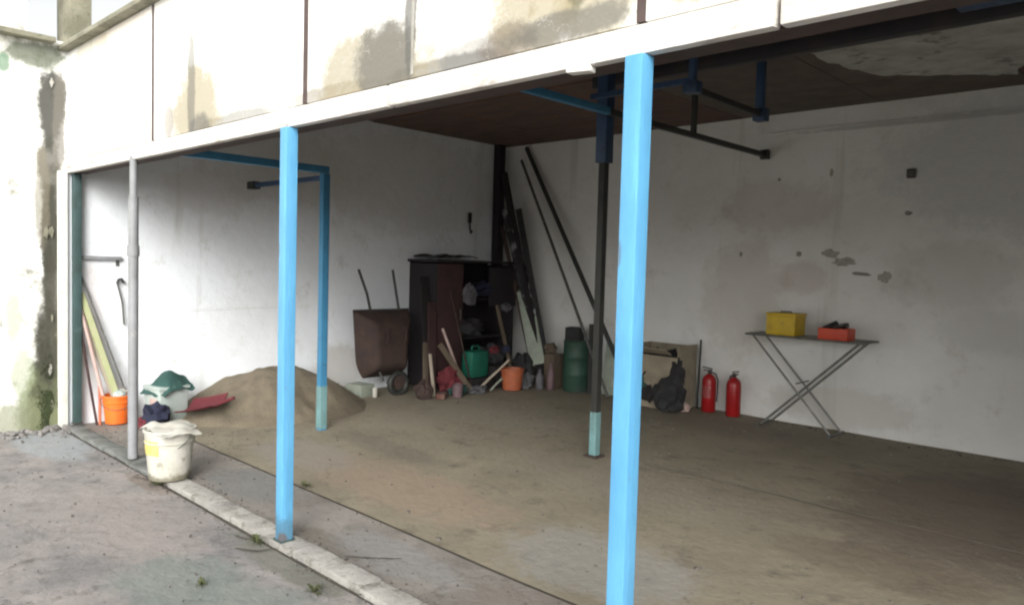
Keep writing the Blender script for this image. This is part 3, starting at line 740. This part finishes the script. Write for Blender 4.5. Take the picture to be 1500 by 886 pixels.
stick('long_pole', 'thinner grey brown pole leaning just left of the thick black pole', (-7.26, YB-.09, 3.05), (-5.42, 5.26, .02), .020, 'grey_metal', 'pole')
# more of the heap between wheelbarrow, cabinet and corner
stick('plank', 'dark board leaning on the wheelbarrow side of the cabinet', (-7.2, 3.80, 1.42), (-6.92, 3.72, .01), .02, 'dark_wood', 'plank', flat=(.03, .14))
stick('plank', 'low weathered board lying slanted across the red sack', (-6.80, 3.74, .62), (-6.62, 4.12, .03), .02, 'brown_wood', 'plank', flat=(.02, .07))
stick('iron_bar', 'thin rusty bar leaning on the cabinet front above the green can', (-7.04, 4.10, 1.25), (-6.72, 4.22, .02), .010, 'rust', 'bar')
stick('plank', 'dark batten leaning against the cabinet above the orange pot', (-7.03, 4.92, 1.05), (-6.60, 4.86, .02), .02, 'brown_wood', 'plank', flat=(.025, .05))
on(-6.92, 4.08, .13, .12, .13, .14, 'cloth_black', 'black_sack', 'black sack on the floor just behind the dark red sack', 'sack', 71)
on(-6.60, 4.20, .05, .09, .12, .05, 'cloth_grey', 'grey_rag', 'grey rag on the floor below the green can', 'rag', 72)
on(-6.52, 4.98, .09, .10, .10, .10, 'cloth_grey', 'grey_sack', 'grey sack on the floor right of the orange pot', 'sack', 73)
on(-6.70, 5.10, .20, .16, .12, .22, 'cloth_black', 'black_bundle', 'black bundle at the foot of the leaning boards', 'bundle', 74)
simple('tin', MB().lathe([(0, 0), (.06, 0), (.062, .006), (.062, .15), (.056, .155), (.054, .145), (0, .145)], 18, (-6.55, 3.82, .012)), 'mauve', 'small mauve tin on the floor before the low weathered board', 'tin')
simple('brick', MB().box((-6.60, 3.62, .045), (.10, .21, .065), bev=.006, rot=(0, 0, .7)), 'red_brick_bits', 'single red brick on the floor in front of the reddish board', 'brick')
# small bottles and drum
for x, y, h, mt, lb in ((-6.32, 5.02, .26, 'cloth_grey', 'grey bottle standing between orange pot and green drum'),
                        (-6.22, 5.12, .34, 'mauve', 'mauve bottle standing beside the green drum')):
    o = simple('bottle', MB().lathe([(0, 0), (.045, 0), (.05, .01), (.05, h*.62), (.02, h*.82), (.02, h), (0, h)], 16), mt, lb, 'bottle')
    o.location = (x, y, .012)
on(-6.32, 5.22, .52, .07, .08, .07, 'brown_wood', 'brown_parcel', 'small brown parcel on the shelf stack beside the green drum', 'parcel', 51)
simple('wooden_box', MB().box((-6.33, 5.30, .23), (.17, .2, .44), bev=.01), 'brown_wood', 'narrow brown box standing left of the green drum', 'box')
t = thing('green_drum', 'dark green drum standing against the back wall left of the tall post', 'drum', (-5.98, 5.33, .012))
MB().lathe([(0, 0), (.16, 0), (.165, .01), (.165, .2), (.171, .21), (.165, .22), (.165, .42), (.171, .43), (.165, .44), (.165, .63), (.17, .64), (.155, .645), (0, .63)], 28).build('body', 'drum_green', t)
MB().lathe([(0, 0), (.05, 0), (.05, .015), (0, .02)], 14, (.06, -.06, .632)).build('lid', 'steel_black', t)
simple('black_box', MB().box((-6.02, 5.33, .735), (.2, .18, .17), bev=.015, rot=(0, 0, .3)), 'cloth_black', 'black box sitting on top of the green drum', 'box')
simple('iron_stake', MB().bar((-5.72, 5.30, .01), (-5.76, 5.34, .88), .05, .05, bev=.004), 'steel_black', 'narrow dark stake standing right of the green drum', 'stake')
simple('pale_board', MB().box((-5.50, 5.45, .33), (.24, .03, .64), bev=.004, rot=(-.12, 0, 0)), 'board_pale', 'pale board leaning on the back wall behind the tall post', 'board')

# ------------------------------------------------------------------ beige crate, black bag
t = thing('cardboard_box', 'open beige cardboard box full of dark scraps right of the near blue post', 'box', (-4.70, 5.34, .012), rz=0)
for (c, s_, n_) in (((0, -.20, .30), (.62, .012, .60), 'front_panel'), ((0, .20, .36), (.62, .012, .70), 'back_panel'),
                    ((-.31, 0, .36), (.012, .40, .70), 'side_panel'), ((.31, 0, .37), (.012, .40, .72), 'side_panel'), ((0, 0, .02), (.60, .38, .02), 'bottom')):
    MB().box(c, s_, bev=.002).build(n_, 'cardboard', t)
MB().box((-.05, -.27, .66), (.56, .012, .16), bev=.002, rot=(1.1, 0, 0)).build('flap', 'cardboard', t)
MB().lump((0, .0, .40), (.27, .17, .24), .35, 3, 61).build('contents', 'cloth_black', t)
MB().lump((-.2, -.215, .22), (.10, .03, .13), .4, 3, 62).build('scrap', 'drum_green', t)
MB().lump((-.05, -.215, .16), (.09, .03, .08), .4, 3, 63).build('scrap', 'dark_wood', t)
t = thing('rubbish_sack', 'black plastic sack slumped at the right corner of the cardboard box', 'sack', (-4.45, 5.08, .012), rz=.3)
MB().lump((0, 0, .17), (.16, .13, .2), .35, 2.5, 64, flat=-.165).build('body', 'cloth_black', t)
MB().lump((.08, .04, .40), (.07, .07, .16), .45, 3, 65).build('neck', 'cloth_black', t)
simple('iron_stake', MB().bar((-4.345, 5.52, .01), (-4.345, 5.55, .80), .018, .018, bev=.003), 'steel_black', 'thin dark stake upright at the right edge of the cardboard box', 'stake')
simple('pink_rag', MB().lump((-4.32, 5.2, .06), (.06, .06, .05), .3, 3, 66, flat=-.04), 'pink_wood', 'small pinkish rag left of the fire extinguishers', 'rag')

# ------------------------------------------------------------------ fire extinguishers
def extinguisher(loc, rz, label):
    t = thing('fire_extinguisher', label, 'fire extinguisher', loc, rz, 'red fire extinguishers on the floor')
    r = .078
    MB().lathe([(0, 0), (r-.006, 0), (r, .008), (r, .33), (r*.93, .37), (r*.7, .40), (r*.35, .42), (.02, .425), (0, .425)], 24).build('cylinder', 'ext_red', t)
    MB().tube([(0, 0, .42), (0, 0, .455)], .022, 12).build('valve', 'steel_black', t)
    MB().box((-.02, 0, .462), (.10, .02, .012), bev=.003).build('lever', 'steel_black', t)
    MB().box((-.025, 0, .487), (.11, .022, .012), bev=.003, rot=(0, .15, 0)).build('lever', 'steel_black', t)
    MB().tube([(.02, 0, .44), (.07, 0, .43), (.097, 0, .36), (.095, 0, .2), (.09, 0, .12)], .009, 8).build('hose', 'steel_black', t)
    MB().sheet(lambda u, v: (math.cos(-2.4+1.4*u)*(r+.0015), math.sin(-2.4+1.4*u)*(r+.0015), .16+.13*v), 10, 2).build('label_print', 'ext_label', t)
    return t
nmat('ext_label', (.30, .05, .05), (.22, .02, .02), 30, .5, c3=(.4, .25, .22), s3=40, t3=(.55, .62))
e = extinguisher((-4.17, 5.46, .014), .2, 'red fire extinguisher standing beside the cardboard box, left one of two')
copy_thing(e, (-3.86, 5.44, .014), 2.6, 'red fire extinguisher standing nearer the folding table, right one of two')

# ------------------------------------------------------------------ folding table
t = thing('folding_table', 'thin folding table with crossed metal legs against the back wall', 'table', (-2.98, 5.36, .012))
x0, x1, zt = -.64, .50, .935
m = MB().box(((x0+x1)/2, 0, zt), (x1-x0, .36, .016), bev=.005); m.build('tabletop', 'table_metal', t)
MB().tube([(x0, -.185, zt+.002), (x1+.05, -.185, zt+.002), (x1+.05, .185, zt+.002), (x0, .185, zt+.002), (x0, -.185, zt+.002)], .010, 8).build('rim', 'table_metal', t)
for y in (-.135, .135):
    MB().tube([(x0+.06, y, zt-.01), (.26, y, .01)], .012, 8).build('leg', 'table_metal', t)
    MB().tube([(x1-.03, y+.018, zt-.01), (-.47, y+.018, .01)], .012, 8).build('leg', 'table_metal', t)
for x in (.26, -.47):
    MB().tube([(x, -.2, .012), (x, .19, .012)], .014, 8).build('foot_bar', 'grey_metal', t)
MB().tube([(-.10, -.15, .48), (-.10, .16, .48)], .008, 8).build('pivot_rod', 'grey_metal', t)
t = thing('toolbox', 'yellow box standing on the left part of the folding table', 'box', (-3.27, 5.34, .958))
MB().box((0, 0, .10), (.30, .26, .20), bev=.012).build('body', 'paint_yellow', t)
MB().box((0, 0, .212), (.315, .275, .026), bev=.008).build('lid', 'paint_yellow', t)
MB().tube([(-.06, 0, .22), (-.05, 0, .238), (.05, 0, .238), (.06, 0, .22)], .006, 6).build('handle', 'cloth_black', t)
t = thing('tray', 'small orange red tray with dark tools on the folding table', 'tray', (-2.75, 5.32, .958))
for (c, s_) in (((0, -.10, .055), (.28, .012, .11)), ((0, .10, .055), (.28, .012, .11)), ((-.135, 0, .055), (.012, .19, .11)), ((.135, 0, .055), (.012, .19, .11)), ((0, 0, .01), (.26, .19, .015))):
    MB().box(c, s_, bev=.003).build('panel', 'tray_red', t)
for k, (a, b_, r) in enumerate((((-.11, -.05, .10), (-.02, .05, .16), .022), ((-.02, -.04, .12), (.10, .03, .15), .02), ((.05, .04, .12), (.12, -.06, .14), .018), ((-.1, .05, .1), (.0, .02, .15), .02))):
    o = MB().tube([a, b_], r, 10).build('tool', 'steel_black', None); o.location = (-2.75, 5.32, .958)
    o['label'] = ['short dark tool at the left in the orange tray', 'dark tool lying across the middle of the orange tray', 'dark tool at the right end of the orange tray', 'dark tool at the rear of the orange tray'][k]
    o['category'] = 'tool'

# ------------------------------------------------------------------ things on the walls
t = thing('switch_box', 'small dark square box high on the back wall at right', 'switch box', (-2.25, YB-.02, 2.56))
MB().box((0, 0, 0), (.075, .04, .085), bev=.010).build('body', 'scar_dark', t)
MB().box((0, -.022, 0), (.04, .008, .05), bev=.002).build('plate', 'grey_metal', t)
t = thing('hanging_hook', 'small dark hook hanging on the side wall left of the corner', 'hook', (XL+.03, 4.93, 2.10))
MB().box((0, 0, .12), (.03, .05, .14), bev=.006).build('body', 'cloth_black', t)
MB().tube([(0, 0, .06), (0, .01, -.04), (0, .03, -.09), (0, .05, -.06)], .012, 8).build('hook_end', 'steel_black', t)

# ------------------------------------------------------------------ weeds, rubble, moss
def weed(loc, label, seed, s=1.0, n=26):
    rnd = random.Random(seed); m = MB()
    for k in range(n):
        a = rnd.uniform(0, 6.28); L_ = rnd.uniform(.03, .09)*s; w = rnd.uniform(.003, .007)*s; h = rnd.uniform(.008, .04)*s
        d = Vector((math.cos(a), math.sin(a)*.7, 0)); q = Vector((-d.y, d.x, 0))*w
        p = [Vector((0, 0, 0))-q*.6, Vector((0, 0, 0))+q*.6, d*L_*.55+Vector((0, 0, h))+q, d*L_*.55+Vector((0, 0, h))-q, d*L_+Vector((0, 0, h*.5))]
        v = [m.bm.verts.new(x) for x in p]
        m.bm.faces.new((v[0], v[1], v[2], v[3])); m.bm.faces.new((v[3], v[2], v[4]))
    o = m.build('weed', 'weed', smooth=False); o.location = loc
    o['label'] = label; o['category'] = 'weed'; o['group'] = 'small weeds in the concrete joints'
weed((-4.60, .64, .01), 'small dark weed in the floor joint behind the blue post', 1, .9)
weed((-3.86, -.10, .0), 'flat weed at the outer foot of the curb just left of the blue post', 2, 1.1)
weed((-3.54, -.56, .0), 'lone sprig in the yard below the blue post', 4, .8)
weed((-3.10, -.20, .0), 'olive weed near the curb at the bottom edge', 5, 1.0)
weed((-5.32, -.10, .0), 'dark weed in front of the white bucket', 6, 1.2, 34)
# cracks that run through the yard: narrow recessed dark strips
def crack(name, pts, w, z=.008, mat='joint_dirt', amp=.012):
    P = [Vector(p) for p in pts]; fine = []
    for a, b_ in zip(P, P[1:]):
        for k in range(8):
            q = a.lerp(b_, k/8); fine.append(q+Vector((.012*nz(q.x*9, q.y*9, 1, 3), .012*nz(q.y*9, q.x*9, 1, 6), 0)))
    fine.append(P[-1]); m = MB(); prev = None
    for i, q in enumerate(fine):
        d = (fine[min(i+1, len(fine)-1)]-fine[max(0, i-1)]).normalized(); nrm = Vector((-d.y, d.x, 0))
        ww = w*(.4+.9*abs(nz(q.x*14, q.y*14, 1, 9)))*(1 if 0 < i < len(fine)-1 else .1)
        gz = amp*nz(q.x, q.y, 1.3, 3)
        A, B = m.bm.verts.new((q.x+nrm.x*ww, q.y+nrm.y*ww, gz+z)), m.bm.verts.new((q.x-nrm.x*ww, q.y-nrm.y*ww, gz+z))
        if prev: m.bm.faces.new((prev[0], prev[1], B, A))
        prev = (A, B)
    return m.build(name, mat, kind='structure')
crack('crack', [(-3.70, -.07, 0), (-3.74, -.16, 0), (-3.86, -.24, 0)], .012)
crack('crack', [(-3.88, -.06, 0), (-3.98, -.13, 0), (-4.05, -.14, 0)], .010)
crack('crack', [(-3.36, .14, 0), (-3.18, .30, 0), (-3.14, .36, 0)], .010, .010)
crack('crack', [(-5.45, -.09, 0), (-5.60, -.16, 0)], .012)
# rubble and moss at the foot of the boundary wall
m = MB()
for k in range(90):
    x = XL+abs(random.gauss(0, .16))+.01; y = random.uniform(-.62, .03); r = random.uniform(.006, .026)*(1.2-(x-XL)*1.2 if x-XL < .6 else .4)
    if r < .004: continue
    m.box((x, y, r*.45), (r*2, r*1.5, r*1.1), rot=(random.random()*.5, random.random()*.5, random.random()*3), bev=r*.15)
m.build('wall_rubble', 'rubble', kind='stuff')
m = MB()
for k in range(2600):
    y = random.gauss(-.16, .035); z = abs(random.gauss(.0, .26))
    if y > -.085 or z > 1.1 or nz(y*9, z*5, 1, 12) < -.02: continue
    r = random.uniform(.002, .006)
    m.box((XL+.008, y, z), (r*.9, r*1.6, r*1.6), rot=(random.random()*3, random.random(), random.random()), bev=r*.2)
m.build('wall_moss', 'moss', kind='stuff')
m = MB()
for k in range(900):
    x = random.uniform(-6.8, 1.5); y = random.uniform(.66, 5.5)
    if random.random() < .5: y = 5.6-abs(random.gauss(0, .15))
    r = abs(random.gauss(.003, .0025))+.0015
    m.box((x, y, .008+r*.3+.008*nz(x, y, 1.3, 3)), (r*2.2, r*1.6, r*1.1), rot=(0, 0, random.random()*3))
m.build('floor_dust_crumbs', 'grit_dark', kind='stuff')
# grit and crumbs scattered over yard and apron
m = MB()
for k in range(900):
    x = random.uniform(-7.4, -1.2); y = random.choice([random.uniform(-1.6, -.06), random.uniform(.1, .62), random.gauss(-.09, .03), random.gauss(.14, .03)])
    if -.06 < y < .11: continue
    r = abs(random.gauss(.002, .0018))+.001
    m.box((x, y, .006+r*.3+.012*nz(x, y, 1.3, 3)*(1 if y < 0 else .8)), (r*2.2, r*1.6, r*1.1), rot=(0, 0, random.random()*3))
m.build('grit', 'grit_dark', kind='stuff')
